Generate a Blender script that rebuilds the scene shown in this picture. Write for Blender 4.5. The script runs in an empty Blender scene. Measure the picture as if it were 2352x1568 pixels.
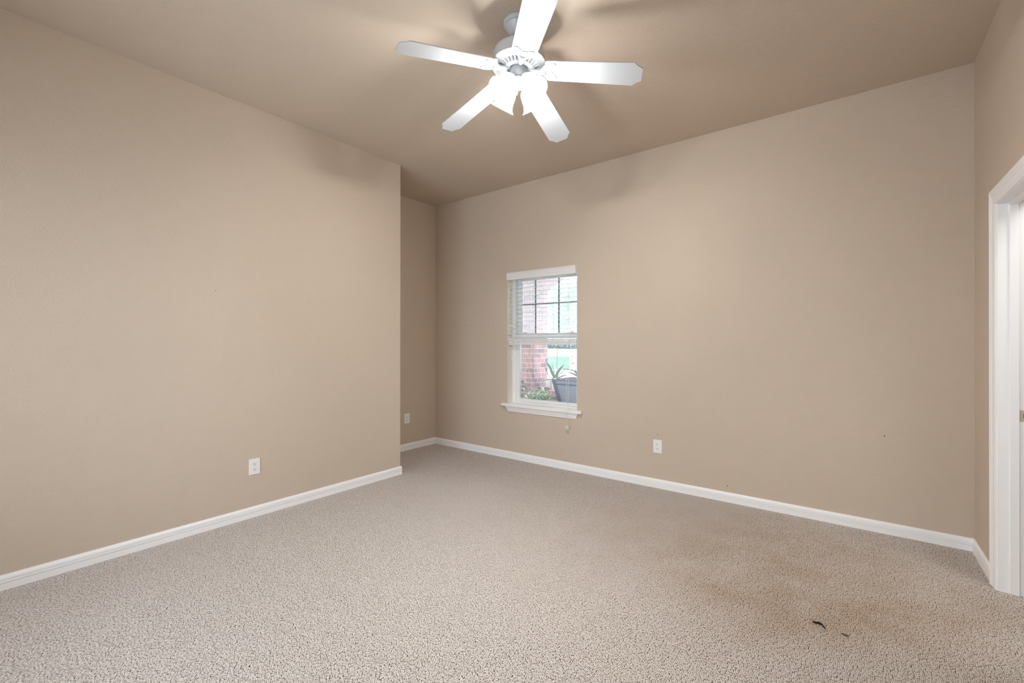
import bpy, bmesh, math, random
from mathutils import Vector, Matrix

S = bpy.context.scene
C = S.collection
random.seed(7)
PI = math.pi

# ------------------------------------------------------------------ camera
F_PX, YAW, PITCH, ROLL, EYE = 1021.27, 0.6530, 0.0019, -0.0006, 1.300
cd = bpy.data.cameras.new('camera')
cam = bpy.data.objects.new('camera', cd)
C.objects.link(cam)
cd.sensor_width = 36.0
cd.lens = 36.0 * F_PX / 2352.0
cd.clip_start = 0.02
cd.clip_end = 500
cam.location = (0, 0, EYE)
cam.rotation_mode = 'XYZ'
cam.rotation_euler = (PI / 2 + PITCH, ROLL, YAW)
S.camera = cam

# ------------------------------------------------------------------ exposure, world, sun, window daylight
S.view_settings.view_transform = 'Standard'
S.view_settings.look = 'None'
S.view_settings.gamma = 1.0
S.view_settings.use_curve_mapping = False
S.view_settings.exposure = 0.0
try:
    S.cycles.use_denoising = True
    S.cycles.max_bounces = 14
    S.cycles.diffuse_bounces = 8
    S.cycles.transparent_max_bounces = 12
    S.cycles.caustics_reflective = False
    S.cycles.caustics_refractive = False
    S.cycles.sample_clamp_indirect = 6.0
except Exception:
    pass

SKY_STRENGTH = 4.5
SUN_STRENGTH = 4.2
BACK_WINDOW_W = 37.0
HALL_W = 19.0
SHADE_EMIT = 1.3
BULB_W = 50.0
SIDE_THROUGH, NECK_THROUGH = 0.50, 0.09
BACK_SPREAD = 160

w = bpy.data.worlds.new('sky')
S.world = w
w.use_nodes = True
nt = w.node_tree
bg = nt.nodes['Background']
bg.inputs['Color'].default_value = (0.86, 0.94, 1.0, 1)
bg.inputs['Strength'].default_value = SKY_STRENGTH

sd = bpy.data.lights.new('sun', 'SUN')
sd.energy = SUN_STRENGTH
sd.angle = math.radians(0.6)
sd.color = (1.0, 0.95, 0.84)
sun = bpy.data.objects.new('sun', sd)
C.objects.link(sun)
sun.rotation_euler = Vector((0.75, 0.12, -0.85)).to_track_quat('-Z', 'Y').to_euler()

# room dimensions (metres)
H = 3.048
XL, XA, YW, YE, XR = -3.543, -4.270, 3.955, 2.816, 0.6074
YB = -1.30
BBH, BBT = 0.0784, 0.0137
WX0, WX1, WZ0, WZ1 = -3.088, -2.200, 0.610, 2.083          # window opening
DY0, DY1, DZ = 2.580, 3.400, 2.026                         # door opening
BW0, BW1, BWZ0, BWZ1 = -3.05, -0.75, 0.55, 2.15            # window behind the camera

ad = bpy.data.lights.new('back_window_daylight', 'AREA')
ad.shape = 'RECTANGLE'
ad.size = BW1 - BW0
ad.size_y = BWZ1 - BWZ0
ad.energy = BACK_WINDOW_W
ad.color = (0.78, 0.89, 1.0)
ao = bpy.data.objects.new('back_window_daylight', ad)
C.objects.link(ao)
ao.location = ((BW0 + BW1) / 2, YB - 0.22, (BWZ0 + BWZ1) / 2)
ad.spread = math.radians(BACK_SPREAD)
ao.rotation_euler = Vector((-0.12, 1, -0.20)).to_track_quat('-Z', 'Y').to_euler()

hd = bpy.data.lights.new('hall_ceiling_lamp', 'AREA')
hd.shape = 'DISK'
hd.size = 0.9
hd.energy = HALL_W
hd.color = (1.0, 0.97, 0.93)
ho = bpy.data.objects.new('hall_ceiling_lamp', hd)
C.objects.link(ho)
ho.location = (1.25, 2.6, 2.55)


def ray(u, v):
    cy, sy = math.cos(YAW), math.sin(YAW)
    F = Vector((-sy, cy, 0)); R = Vector((cy, sy, 0)); U = Vector((0, 0, 1))
    F2 = F * math.cos(PITCH) + U * math.sin(PITCH)
    U2 = U * math.cos(PITCH) - F * math.sin(PITCH)
    R3 = R * math.cos(ROLL) + U2 * math.sin(ROLL)
    U3 = U2 * math.cos(ROLL) - R * math.sin(ROLL)
    return R3 * ((u - 1176) / F_PX) - U3 * ((v - 784) / F_PX) + F2


def at(u, v, ax, val):
    """point of the place seen at photo pixel (u, v) on the plane axis=val"""
    d = ray(u, v)
    o = Vector((0, 0, EYE))
    return o + d * ((val - o[ax]) / d[ax])


# ------------------------------------------------------------------ materials
def srgb(r, g, b):
    f = lambda c: (c / 255 / 12.92) if c / 255 <= 0.04045 else ((c / 255 + 0.055) / 1.055) ** 2.4
    return (f(r), f(g), f(b), 1)


def mat(name, col, rough=0.5, metal=0.0, spec=0.5, emit=None, estr=0.0):
    m = bpy.data.materials.new(name)
    m.use_nodes = True
    b = m.node_tree.nodes['Principled BSDF']
    b.inputs['Base Color'].default_value = col
    b.inputs['Roughness'].default_value = rough
    b.inputs['Metallic'].default_value = metal
    b.inputs['Specular IOR Level'].default_value = spec
    if emit:
        b.inputs['Emission Color'].default_value = emit
        b.inputs['Emission Strength'].default_value = estr
    return m


def N(m, typ, **kw):
    n = m.node_tree.nodes.new(typ)
    for k, v in kw.items():
        setattr(n, k, v)
    return n


def LK(m, a, b):
    m.node_tree.links.new(a, b)


def math_node(m, op, a, b=None, c=None, clamp=False):
    n = N(m, 'ShaderNodeMath', operation=op)
    n.use_clamp = clamp
    for i, x in enumerate((a, b, c)):
        if x is None:
            continue
        if isinstance(x, (int, float)):
            n.inputs[i].default_value = x
        else:
            LK(m, x, n.inputs[i])
    return n.outputs[0]


def wall_mat(name, col, bump, scale):
    m = mat(name, col, rough=0.75, spec=0.25)
    b = m.node_tree.nodes['Principled BSDF']
    tc = N(m, 'ShaderNodeTexCoord')
    n1 = N(m, 'ShaderNodeTexNoise')
    n1.inputs['Scale'].default_value = scale
    n1.inputs['Detail'].default_value = 3
    n1.inputs['Roughness'].default_value = 0.55
    LK(m, tc.outputs['Object'], n1.inputs['Vector'])
    r = N(m, 'ShaderNodeValToRGB')
    r.color_ramp.elements[0].position = 0.42
    r.color_ramp.elements[1].position = 0.66
    LK(m, n1.outputs['Fac'], r.inputs['Fac'])
    n2 = N(m, 'ShaderNodeTexNoise')
    n2.inputs['Scale'].default_value = 14
    n2.inputs['Detail'].default_value = 2
    LK(m, tc.outputs['Object'], n2.inputs['Vector'])
    h = math_node(m, 'MULTIPLY', r.outputs['Color'], math_node(m, 'MULTIPLY_ADD', n2.outputs['Fac'], 1.4, -0.1))
    bp = N(m, 'ShaderNodeBump')
    bp.inputs['Strength'].default_value = bump
    bp.inputs['Distance'].default_value = 0.004
    LK(m, h, bp.inputs['Height'])
    LK(m, bp.outputs['Normal'], b.inputs['Normal'])
    # faint unevenness of the paint
    n3 = N(m, 'ShaderNodeTexNoise')
    n3.inputs['Scale'].default_value = 1.6
    n3.inputs['Detail'].default_value = 2
    LK(m, tc.outputs['Object'], n3.inputs['Vector'])
    mx = N(m, 'ShaderNodeMix', data_type='RGBA')
    mx.inputs[6].default_value = tuple(c * 0.97 for c in col[:3]) + (1,)
    mx.inputs[7].default_value = (col[0] * 1.03, col[1] * 1.02, col[2] * 1.03, 1)
    LK(m, n3.outputs['Fac'], mx.inputs[0])
    LK(m, mx.outputs[2], b.inputs['Base Color'])
    return m


WALL_COL = srgb(203, 189.5, 173.5)
M = {}
M['wall'] = wall_mat('tan_wall_paint', WALL_COL, 0.36, 115)
M['ceiling'] = wall_mat('tan_ceiling_paint', WALL_COL, 0.42, 105)
M['trim'] = mat('white_trim_paint', srgb(246, 247, 249), 0.38)
M['vinyl'] = mat('white_window_vinyl', srgb(236, 238, 240), 0.35)
M['reveal'] = mat('cream_reveal_paint', srgb(236, 231, 220), 0.6)
M['blind'] = mat('white_blind', srgb(232, 233, 234), 0.45)
M['cord'] = mat('white_cord', srgb(228, 227, 222), 0.8)
M['fan'] = mat('white_fan_enamel', srgb(192, 197, 202), 0.35)
M['fan_dark'] = mat('fan_vent_shadow_gap', srgb(70, 72, 74), 0.6)
M['plate'] = mat('white_outlet_plastic', srgb(238, 238, 238), 0.35)
M['slot'] = mat('dark_outlet_slot', srgb(28, 26, 25), 0.6)
M['hole'] = mat('nail_hole', srgb(60, 44, 34), 0.9)
M['brass'] = mat('strike_plate_nickel', srgb(214, 205, 192), 0.35, 0.3)
M['latch_hole'] = mat('strike_hole_wood', srgb(150, 104, 52), 0.8)
M['thread'] = mat('dark_thread', srgb(40, 30, 22), 0.95)
M['thread2'] = mat('brown_thread', srgb(92, 74, 56), 0.95)
M['grid'] = mat('grey_muntin', srgb(150, 157, 160), 0.5)
M['hall'] = mat('hall_wall_paint', WALL_COL, 0.8)
M['concrete'] = mat('pale_concrete', srgb(226, 222, 214), 0.9)
M['planter_trim'] = mat('slate_planter_trim', srgb(72, 88, 112), 0.5)
M['white_pot'] = mat('white_glazed_pot', srgb(232, 234, 236), 0.3)
M['soil'] = mat('potting_soil', srgb(80, 64, 52), 0.95)
M['terracotta'] = mat('terracotta', srgb(170, 110, 84), 0.85)
M['agave'] = mat('agave_leaf', srgb(104, 142, 120), 0.5)
M['dark_leaf'] = mat('dark_leaf', srgb(62, 104, 84), 0.5)
M['bark'] = mat('tree_bark', srgb(96, 84, 72), 0.9)
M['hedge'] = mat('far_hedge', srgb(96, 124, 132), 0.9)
M['sign'] = mat('white_sign', srgb(245, 245, 245), 0.5)
M['sign_red'] = mat('sign_red', srgb(225, 70, 75), 0.5)
M['sign_grey'] = mat('sign_grey', srgb(120, 122, 150), 0.5)
M['hose'] = mat('hose_nozzle_grey', srgb(126, 132, 150), 0.4, 0.4)
M['porch'] = mat('porch_ceiling', srgb(225, 220, 214), 0.8)

# lamp glass: lit frosted glass that lets part of the bulb's light through; denser at the neck
def frosted(name, through, glow):
    m = bpy.data.materials.new(name)
    m.use_nodes = True
    nt = m.node_tree
    b = nt.nodes['Principled BSDF']
    b.inputs['Base Color'].default_value = (0.9, 0.9, 0.88, 1)
    b.inputs['Emission Color'].default_value = (1.0, 0.965, 0.91, 1)
    b.inputs['Emission Strength'].default_value = glow
    tr = nt.nodes.new('ShaderNodeBsdfTransparent')
    mx = nt.nodes.new('ShaderNodeMixShader')
    mx.inputs[0].default_value = through
    nt.links.new(b.outputs[0], mx.inputs[1]); nt.links.new(tr.outputs[0], mx.inputs[2])
    nt.links.new(mx.outputs[0], nt.nodes['Material Output'].inputs[0])
    return m


M['shade'] = frosted('lit_frosted_glass', SIDE_THROUGH, SHADE_EMIT)
M['shade_neck'] = frosted('lit_frosted_glass_neck', NECK_THROUGH, SHADE_EMIT)
M['hall_glass'] = mat('lit_hall_lamp_glass', (0.9, 0.9, 0.88, 1), emit=(1, 0.97, 0.92, 1), estr=3)

# window glass: thin clear sheet, sky glare painted in as a translucent veil
def glass(name, glare_veil):
    m = bpy.data.materials.new(name)
    m.use_nodes = True
    nt = m.node_tree
    for n in list(nt.nodes):
        nt.nodes.remove(n)
    o = nt.nodes.new('ShaderNodeOutputMaterial')
    mx = nt.nodes.new('ShaderNodeMixShader')
    md = nt.nodes.new('ShaderNodeMixShader')
    tr = nt.nodes.new('ShaderNodeBsdfTransparent')
    tl = nt.nodes.new('ShaderNodeBsdfTranslucent')
    tl.inputs['Color'].default_value = (0.88, 0.93, 1.0, 1)
    gl = nt.nodes.new('ShaderNodeBsdfGlossy')
    gl.inputs['Roughness'].default_value = 0.02
    fr = nt.nodes.new('ShaderNodeFresnel')
    fr.inputs['IOR'].default_value = 1.35
    md.inputs[0].default_value = glare_veil
    nt.links.new(tr.outputs[0], md.inputs[1]); nt.links.new(tl.outputs[0], md.inputs[2])
    nt.links.new(fr.outputs[0], mx.inputs[0])
    nt.links.new(md.outputs[0], mx.inputs[1]); nt.links.new(gl.outputs[0], mx.inputs[2])
    nt.links.new(mx.outputs[0], o.inputs[0])
    return m


M['glass'] = glass('window_glass', 0.0)
M['glass_low'] = glass('window_glass_faint_veil', 0.07)
M['glass_up'] = glass('window_glass_glare_veil', 0.26)

# carpet: staggered loop pile
m = mat('beige_loop_carpet', (0.5, 0.45, 0.4, 1), rough=0.95, spec=0.1)
b = m.node_tree.nodes['Principled BSDF']
tc = N(m, 'ShaderNodeTexCoord')
sx = N(m, 'ShaderNodeSeparateXYZ')
LK(m, tc.outputs['Object'], sx.inputs[0])
wob = N(m, 'ShaderNodeTexNoise')
wob.inputs['Scale'].default_value = 22
wob.inputs['Detail'].default_value = 1
LK(m, tc.outputs['Object'], wob.inputs['Vector'])
wv = math_node(m, 'MULTIPLY_ADD', wob.outputs['Fac'], 0.012, -0.006)
LX, LY = 0.0058, 0.0070
ux = math_node(m, 'DIVIDE', math_node(m, 'ADD', sx.outputs['X'], wv), LX)
uy = math_node(m, 'ADD', math_node(m, 'DIVIDE', math_node(m, 'ADD', sx.outputs['Y'], wv), LY), math_node(m, 'MULTIPLY', ux, 0.5))
cb = N(m, 'ShaderNodeCombineXYZ')
LK(m, ux, cb.inputs[0]); LK(m, uy, cb.inputs[1])
vo = N(m, 'ShaderNodeTexVoronoi', voronoi_dimensions='2D', feature='F1')
vo.inputs['Scale'].default_value = 1.0
vo.inputs['Randomness'].default_value = 0.45
LK(m, cb.outputs[0], vo.inputs['Vector'])
fib = N(m, 'ShaderNodeTexNoise')
fib.inputs['Scale'].default_value = 420
fib.inputs['Detail'].default_value = 2
LK(m, tc.outputs['Object'], fib.inputs['Vector'])
ramp = N(m, 'ShaderNodeValToRGB')
e = ramp.color_ramp.elements
e[0].position = 0.26; e[0].color = srgb(234, 231, 229)
e[1].position = 0.62; e[1].color = srgb(74, 54, 38)
el = ramp.color_ramp.elements.new(0.47); el.color = srgb(200, 193, 187)
dd = math_node(m, 'ADD', vo.outputs['Distance'], math_node(m, 'MULTIPLY_ADD', fib.outputs['Fac'], 0.54, -0.27))
LK(m, dd, ramp.inputs['Fac'])
# loop to loop variation of the yarn
hsv = N(m, 'ShaderNodeMix', data_type='RGBA', blend_type='MULTIPLY')
sepc = N(m, 'ShaderNodeSeparateColor')
LK(m, vo.outputs['Color'], sepc.inputs[0])
r2 = N(m, 'ShaderNodeValToRGB')
r2.color_ramp.elements[0].position = 0.0; r2.color_ramp.elements[0].color = (0.62, 0.56, 0.50, 1)
r2.color_ramp.elements[1].position = 0.55; r2.color_ramp.elements[1].color = (1, 1, 1, 1)
LK(m, sepc.outputs[0], r2.inputs['Fac'])
hsv.inputs[0].default_value = 0.6
LK(m, ramp.outputs['Color'], hsv.inputs[6])
LK(m, r2.outputs['Color'], hsv.inputs[7])
# soiled smudges, and a broad soft brown tint, near the doorway
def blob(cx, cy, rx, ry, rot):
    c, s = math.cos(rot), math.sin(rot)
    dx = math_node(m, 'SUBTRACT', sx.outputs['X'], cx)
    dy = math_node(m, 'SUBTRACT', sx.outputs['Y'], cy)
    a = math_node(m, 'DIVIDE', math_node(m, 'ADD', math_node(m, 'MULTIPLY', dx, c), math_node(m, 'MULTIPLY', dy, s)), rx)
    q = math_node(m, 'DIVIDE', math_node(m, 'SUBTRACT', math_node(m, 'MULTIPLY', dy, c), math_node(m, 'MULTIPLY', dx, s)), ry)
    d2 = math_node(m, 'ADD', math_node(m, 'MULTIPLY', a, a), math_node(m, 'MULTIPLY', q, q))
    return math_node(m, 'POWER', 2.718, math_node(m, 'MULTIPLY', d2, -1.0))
soil = None  # summed brown tint: dirt smudges plus the broad area
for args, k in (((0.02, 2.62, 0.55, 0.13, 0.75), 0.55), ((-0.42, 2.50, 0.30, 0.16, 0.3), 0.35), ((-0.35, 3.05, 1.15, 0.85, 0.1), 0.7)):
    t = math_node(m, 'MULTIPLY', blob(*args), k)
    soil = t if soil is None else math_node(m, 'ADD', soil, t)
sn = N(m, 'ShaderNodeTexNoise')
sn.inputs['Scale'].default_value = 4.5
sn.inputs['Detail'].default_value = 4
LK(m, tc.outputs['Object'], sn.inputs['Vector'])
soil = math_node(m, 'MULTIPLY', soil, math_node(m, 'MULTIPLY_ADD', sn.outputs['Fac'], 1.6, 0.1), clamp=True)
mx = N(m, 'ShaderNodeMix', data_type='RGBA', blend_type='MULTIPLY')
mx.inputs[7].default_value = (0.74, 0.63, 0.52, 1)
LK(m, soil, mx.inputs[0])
LK(m, hsv.outputs[2], mx.inputs[6])
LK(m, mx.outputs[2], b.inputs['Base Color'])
hgt = math_node(m, 'SUBTRACT', 1.0, math_node(m, 'ADD', math_node(m, 'MULTIPLY', vo.outputs['Distance'], vo.outputs['Distance']), math_node(m, 'MULTIPLY', fib.outputs['Fac'], 0.25)))
bp = N(m, 'ShaderNodeBump')
bp.inputs['Strength'].default_value = 0.9
bp.inputs['Distance'].default_value = 0.004
LK(m, hgt, bp.inputs['Height'])
LK(m, bp.outputs['Normal'], b.inputs['Normal'])
M['carpet'] = m

# brick (uses the mesh's UV in metres)
m = mat('red_brick', (0.4, 0.25, 0.2, 1), rough=0.9)
b = m.node_tree.nodes['Principled BSDF']
uv = N(m, 'ShaderNodeUVMap')
br = N(m, 'ShaderNodeTexBrick')
br.offset = 0.5
br.inputs['Scale'].default_value = 1.0
br.inputs['Color1'].default_value = srgb(188, 150, 150)
br.inputs['Color2'].default_value = srgb(130, 114, 126)
br.inputs['Mortar'].default_value = srgb(196, 186, 188)
br.inputs['Mortar Size'].default_value = 0.0045
br.inputs['Mortar Smooth'].default_value = 0.2
br.inputs['Bias'].default_value = 0.0
br.inputs['Brick Width'].default_value = 0.190
br.inputs['Row Height'].default_value = 0.0675
LK(m, uv.outputs[0], br.inputs['Vector'])
nz = N(m, 'ShaderNodeTexNoise')
nz.inputs['Scale'].default_value = 26
nz.inputs['Detail'].default_value = 4
mp = N(m, 'ShaderNodeMapping')
mp.inputs['Scale'].default_value = (2.2, 0.45, 1)
LK(m, uv.outputs[0], mp.inputs[0])
LK(m, mp.outputs[0], nz.inputs['Vector'])
rm = N(m, 'ShaderNodeValToRGB')
rm.color_ramp.elements[0].position = 0.36; rm.color_ramp.elements[0].color = (0.42, 0.42, 0.45, 1)
rm.color_ramp.elements[1].position = 0.66; rm.color_ramp.elements[1].color = (1.3, 1.28, 1.28, 1)
LK(m, nz.outputs['Fac'], rm.inputs['Fac'])
mx = N(m, 'ShaderNodeMix', data_type='RGBA', blend_type='MULTIPLY')
LK(m, math_node(m, 'MULTIPLY_ADD', br.outputs['Fac'], -0.72, 0.78, clamp=True), mx.inputs[0])
LK(m, br.outputs['Color'], mx.inputs[6]); LK(m, rm.outputs['Color'], mx.inputs[7])
LK(m, mx.outputs[2], b.inputs['Base Color'])
M['brick'] = m

# woven planter panel
m = mat('grey_woven_panel', srgb(128, 138, 152), rough=0.8)
b = m.node_tree.nodes['Principled BSDF']
tc = N(m, 'ShaderNodeTexCoord')
wv = N(m, 'ShaderNodeTexWave', wave_type='BANDS', bands_direction='Z')
wv.inputs['Scale'].default_value = 22
wv.inputs['Distortion'].default_value = 3.0
wv.inputs['Detail'].default_value = 2
wv.inputs['Detail Scale'].default_value = 3
LK(m, tc.outputs['Object'], wv.inputs['Vector'])
rm = N(m, 'ShaderNodeValToRGB')
rm.color_ramp.elements[0].color = srgb(120, 134, 156)
rm.color_ramp.elements[1].color = srgb(176, 186, 202)
LK(m, wv.outputs['Fac'], rm.inputs['Fac'])
LK(m, rm.outputs['Color'], b.inputs['Base Color'])
M['woven'] = m

# lawn
m = mat('lawn_grass', srgb(120, 150, 70), rough=0.95, spec=0.1)
b = m.node_tree.nodes['Principled BSDF']
tc = N(m, 'ShaderNodeTexCoord')
nz = N(m, 'ShaderNodeTexNoise')
nz.inputs['Scale'].default_value = 0.9
nz.inputs['Detail'].default_value = 6
LK(m, tc.outputs['Object'], nz.inputs['Vector'])
rm = N(m, 'ShaderNodeValToRGB')
rm.color_ramp.elements[0].position = 0.36; rm.color_ramp.elements[0].color = srgb(64, 98, 88)
rm.color_ramp.elements[1].position = 0.62; rm.color_ramp.elements[1].color = srgb(100, 134, 112)
LK(m, nz.outputs['Fac'], rm.inputs['Fac'])
LK(m, rm.outputs['Color'], b.inputs['Base Color'])
M['lawn'] = m


M['sun_painted_grass'] = mat('grass_painted_sunlit', srgb(152, 152, 108), 0.95)  # sunlight on the far grass is painted into its colour


def leaf_mat(name, c1, c2, scale, trans=0.35):
    m = bpy.data.materials.new(name)
    m.use_nodes = True
    b = m.node_tree.nodes['Principled BSDF']
    tc = N(m, 'ShaderNodeTexCoord')
    nz = N(m, 'ShaderNodeTexNoise')
    nz.inputs['Scale'].default_value = scale
    LK(m, tc.outputs['Object'], nz.inputs['Vector'])
    rm = N(m, 'ShaderNodeValToRGB')
    rm.color_ramp.elements[0].position = 0.42; rm.color_ramp.elements[0].color = c1
    rm.color_ramp.elements[1].position = 0.58; rm.color_ramp.elements[1].color = c2
    LK(m, nz.outputs['Fac'], rm.inputs['Fac'])
    LK(m, rm.outputs['Color'], b.inputs['Base Color'])
    b.inputs['Roughness'].default_value = 0.6
    tl = N(m, 'ShaderNodeBsdfTranslucent')
    LK(m, rm.outputs['Color'], tl.inputs['Color'])
    ms = N(m, 'ShaderNodeMixShader')
    ms.inputs[0].default_value = trans
    LK(m, b.outputs[0], ms.inputs[1]); LK(m, tl.outputs[0], ms.inputs[2])
    LK(m, ms.outputs[0], m.node_tree.nodes['Material Output'].inputs[0])
    return m


M['pothos'] = leaf_mat('variegated_leaf', srgb(96, 160, 96), srgb(244, 250, 236), 55)
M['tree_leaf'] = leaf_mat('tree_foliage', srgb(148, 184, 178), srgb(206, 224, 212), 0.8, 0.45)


# ------------------------------------------------------------------ mesh helpers
def box(bm, x0, x1, y0, y1, z0, z1):
    vs = [bm.verts.new((x, y, z)) for x in (x0, x1) for y in (y0, y1) for z in (z0, z1)]
    for f in ((0, 1, 3, 2), (4, 6, 7, 5), (0, 4, 5, 1), (2, 3, 7, 6), (0, 2, 6, 4), (1, 5, 7, 3)):
        bm.faces.new([vs[i] for i in f])
    return vs


def prism(bm, prof, p0, p1, ax_w, ax_t, m0=0.0, m1=0.0):
    """extrude closed profile [(w,t)] from p0 to p1; m0/m1 mitre: shift of the ends per unit w along the path"""
    p0 = Vector(p0); p1 = Vector(p1)
    d = (p1 - p0).normalized()
    a = [bm.verts.new(p0 + ax_w * w_ + ax_t * t_ + d * (m0 * w_)) for w_, t_ in prof]
    c = [bm.verts.new(p1 + ax_w * w_ + ax_t * t_ + d * (m1 * w_)) for w_, t_ in prof]
    n = len(prof)
    for i in range(n):
        j = (i + 1) % n
        bm.faces.new((a[i], a[j], c[j], c[i]))
    bm.faces.new(a[::-1]); bm.faces.new(c)


def lathe(bm, prof, T=Matrix.Identity(4), n=40, cap=False):
    rings = []
    for r, z in prof:
        if r < 1e-5:
            rings.append([bm.verts.new(T @ Vector((0, 0, z)))])
        else:
            rings.append([bm.verts.new(T @ Vector((r * math.cos(2 * PI * i / n), r * math.sin(2 * PI * i / n), z))) for i in range(n)])
    for A, B in zip(rings, rings[1:]):
        for i in range(n):
            j = (i + 1) % n
            if len(A) == 1 and len(B) == 1:
                continue
            if len(A) == 1:
                bm.faces.new((A[0], B[i], B[j]))
            elif len(B) == 1:
                bm.faces.new((A[i], A[j], B[0]))
            else:
                bm.faces.new((A[i], A[j], B[j], B[i]))
    if cap:
        for R_ in (rings[0], rings[-1]):
            if len(R_) > 2:
                bm.faces.new(R_)


def tube(bm, pts, r, n=8):
    pts = [Vector(p) for p in pts]
    rings = []
    for i, p in enumerate(pts):
        d = (pts[min(i + 1, len(pts) - 1)] - pts[max(i - 1, 0)]).normalized()
        up = Vector((0, 0, 1)) if abs(d.z) < 0.9 else Vector((1, 0, 0))
        a = d.cross(up).normalized(); c = a.cross(d)
        rr = r[i] if isinstance(r, (list, tuple)) else r
        rings.append([bm.verts.new(p + a * (rr * math.cos(2 * PI * k / n)) + c * (rr * math.sin(2 * PI * k / n))) for k in range(n)])
    for A, B in zip(rings, rings[1:]):
        for k in range(n):
            j = (k + 1) % n
            bm.faces.new((A[k], A[j], B[j], B[k]))
    bm.faces.new(rings[0][::-1]); bm.faces.new(rings[-1])


def plate(bm, outline, t, T=Matrix.Identity(4)):
    """flat plate: closed outline [(x,y)] of thickness t, centred on z=0"""
    a = [bm.verts.new(T @ Vector((x, y, -t / 2))) for x, y in outline]
    c = [bm.verts.new(T @ Vector((x, y, t / 2))) for x, y in outline]
    n = len(outline)
    for i in range(n):
        j = (i + 1) % n
        bm.faces.new((a[i], a[j], c[j], c[i]))
    bm.faces.new(a[::-1]); bm.faces.new(c)


def obj(name, bm, material, parent=None, smooth=None, bevel=0.0, seg=2):
    bmesh.ops.recalc_face_normals(bm, faces=bm.faces)
    me = bpy.data.meshes.new(name)
    bm.to_mesh(me); bm.free()
    me.materials.append(material)
    if smooth is not None:
        for p in me.polygons:
            p.use_smooth = True
        me.set_sharp_from_angle(angle=math.radians(smooth))
    o = bpy.data.objects.new(name, me)
    C.objects.link(o)
    if parent:
        o.parent = parent
        o.matrix_parent_inverse = world_of(parent).inverted()
    if bevel:
        md = o.modifiers.new('bevel', 'BEVEL')
        md.width = bevel; md.segments = seg; md.limit_method = 'ANGLE'
        md.angle_limit = math.radians(40)
    return o


def world_of(o):
    mtx = Matrix.LocRotScale(o.location, o.rotation_euler, o.scale)
    if o.parent:
        return world_of(o.parent) @ o.matrix_parent_inverse @ mtx
    return mtx


def tag(o, label, cat, group=None, kind=None):
    o['label'] = label
    o['category'] = cat
    if group:
        o['group'] = group
    if kind:
        o['kind'] = kind
    return o


def empty(name, loc):
    o = bpy.data.objects.new(name, None)
    o.empty_display_size = 0.05
    C.objects.link(o)
    o.location = loc
    return o


def struct(o, label, cat):
    o['kind'] = 'structure'
    o['label'] = label
    o['category'] = cat
    return o


def bm_new():
    return bmesh.new()


def box_uv(o, scale=1.0):
    """UV in metres: u along the horizontal run of each face, v = height (tops: x, y)"""
    me = o.data
    uvl = me.uv_layers.new(name='UVMap')
    for p in me.polygons:
        n = p.normal
        for li in p.loop_indices:
            co = me.vertices[me.loops[li].vertex_index].co
            if abs(n.z) > 0.8:
                uvl.data[li].uv = (co.x, co.y)
            elif abs(n.x) > abs(n.y):
                uvl.data[li].uv = (co.y + 0.03, co.z)
            else:
                uvl.data[li].uv = (co.x, co.z)


def holed_wall(bm, axis, a0, a1, t0, t1, z0, z1, hole):
    """slab wall running along axis ('x'/'y') with a rectangular opening (h0,h1,hz0,hz1), modelled as one closed mesh"""
    h0, h1, hz0, hz1 = hole
    A = [a0, h0, h1, a1]; ZZ = [z0, max(hz0, z0), hz1, z1]
    P = {}
    for s, t in enumerate((t0, t1)):
        for i, a in enumerate(A):
            for k, z in enumerate(ZZ):
                P[s, i, k] = bm.verts.new((a, t, z) if axis == 'x' else (t, a, z))
    for s in (0, 1):
        for i in range(3):
            for k in range(3):
                if i == 1 and k == 1:
                    continue
                if k == 0 and hz0 <= z0:
                    continue
                bm.faces.new((P[s, i, k], P[s, i + 1, k], P[s, i + 1, k + 1], P[s, i, k + 1]))
    def q(i, k, i2, k2):
        bm.faces.new((P[0, i, k], P[0, i2, k2], P[1, i2, k2], P[1, i, k]))
    for i in range(3):
        if not (i == 1 and hz0 <= z0):
            q(i, 0, i + 1, 0)
        q(i, 3, i + 1, 3)
    for k in range(3):
        if k == 0 and hz0 <= z0:
            continue
        q(0, k, 0, k + 1); q(3, k, 3, k + 1)
    if hz0 > z0:
        q(1, 1, 2, 1)
    q(1, 2, 2, 2); q(1, 1, 1, 2); q(2, 1, 2, 2)


X = Vector((1, 0, 0)); Y = Vector((0, 1, 0)); Z = Vector((0, 0, 1))

# ------------------------------------------------------------------ room shell
bm = bm_new(); box(bm, XA - 0.12, 2.10, YB - 0.15, YW + 0.02, -0.05, 0.0)
struct(obj('floor', bm, M['carpet']), 'beige looped carpet covering the whole floor', 'floor')
bm = bm_new(); box(bm, XA - 0.12, 2.10, YB - 0.15, YW + 0.20, H, H + 0.12)
struct(obj('ceiling', bm, M['ceiling']), 'tan textured ceiling above the room', 'ceiling')
bm = bm_new(); box(bm, XA - 0.12, XL, YB - 0.15, YE, 0, H)
wall_left = struct(obj('wall_left', bm, M['wall']), 'tan wall on the left that ends at the alcove', 'wall')
bm = bm_new(); box(bm, XA - 0.12, XA, YE, YW, 0, H)
wall_alcove = struct(obj('wall_alcove', bm, M['wall']), 'narrow tan wall at the back of the alcove', 'wall')
bm = bm_new(); holed_wall(bm, 'x', XA - 0.12, 2.10, YW, YW + 0.20, 0, H, (WX0, WX1, WZ0, WZ1))
wall_far = struct(obj('wall_far', bm, M['wall']), 'long tan wall with the window', 'wall')
bm = bm_new(); holed_wall(bm, 'y', YB, YW, XR, XR + 0.115, 0, H, (DY0 - 0.018, DY1 + 0.018, 0.0, DZ + 0.018))
bmesh.ops.remove_doubles(bm, verts=bm.verts, dist=1e-6)
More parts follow.
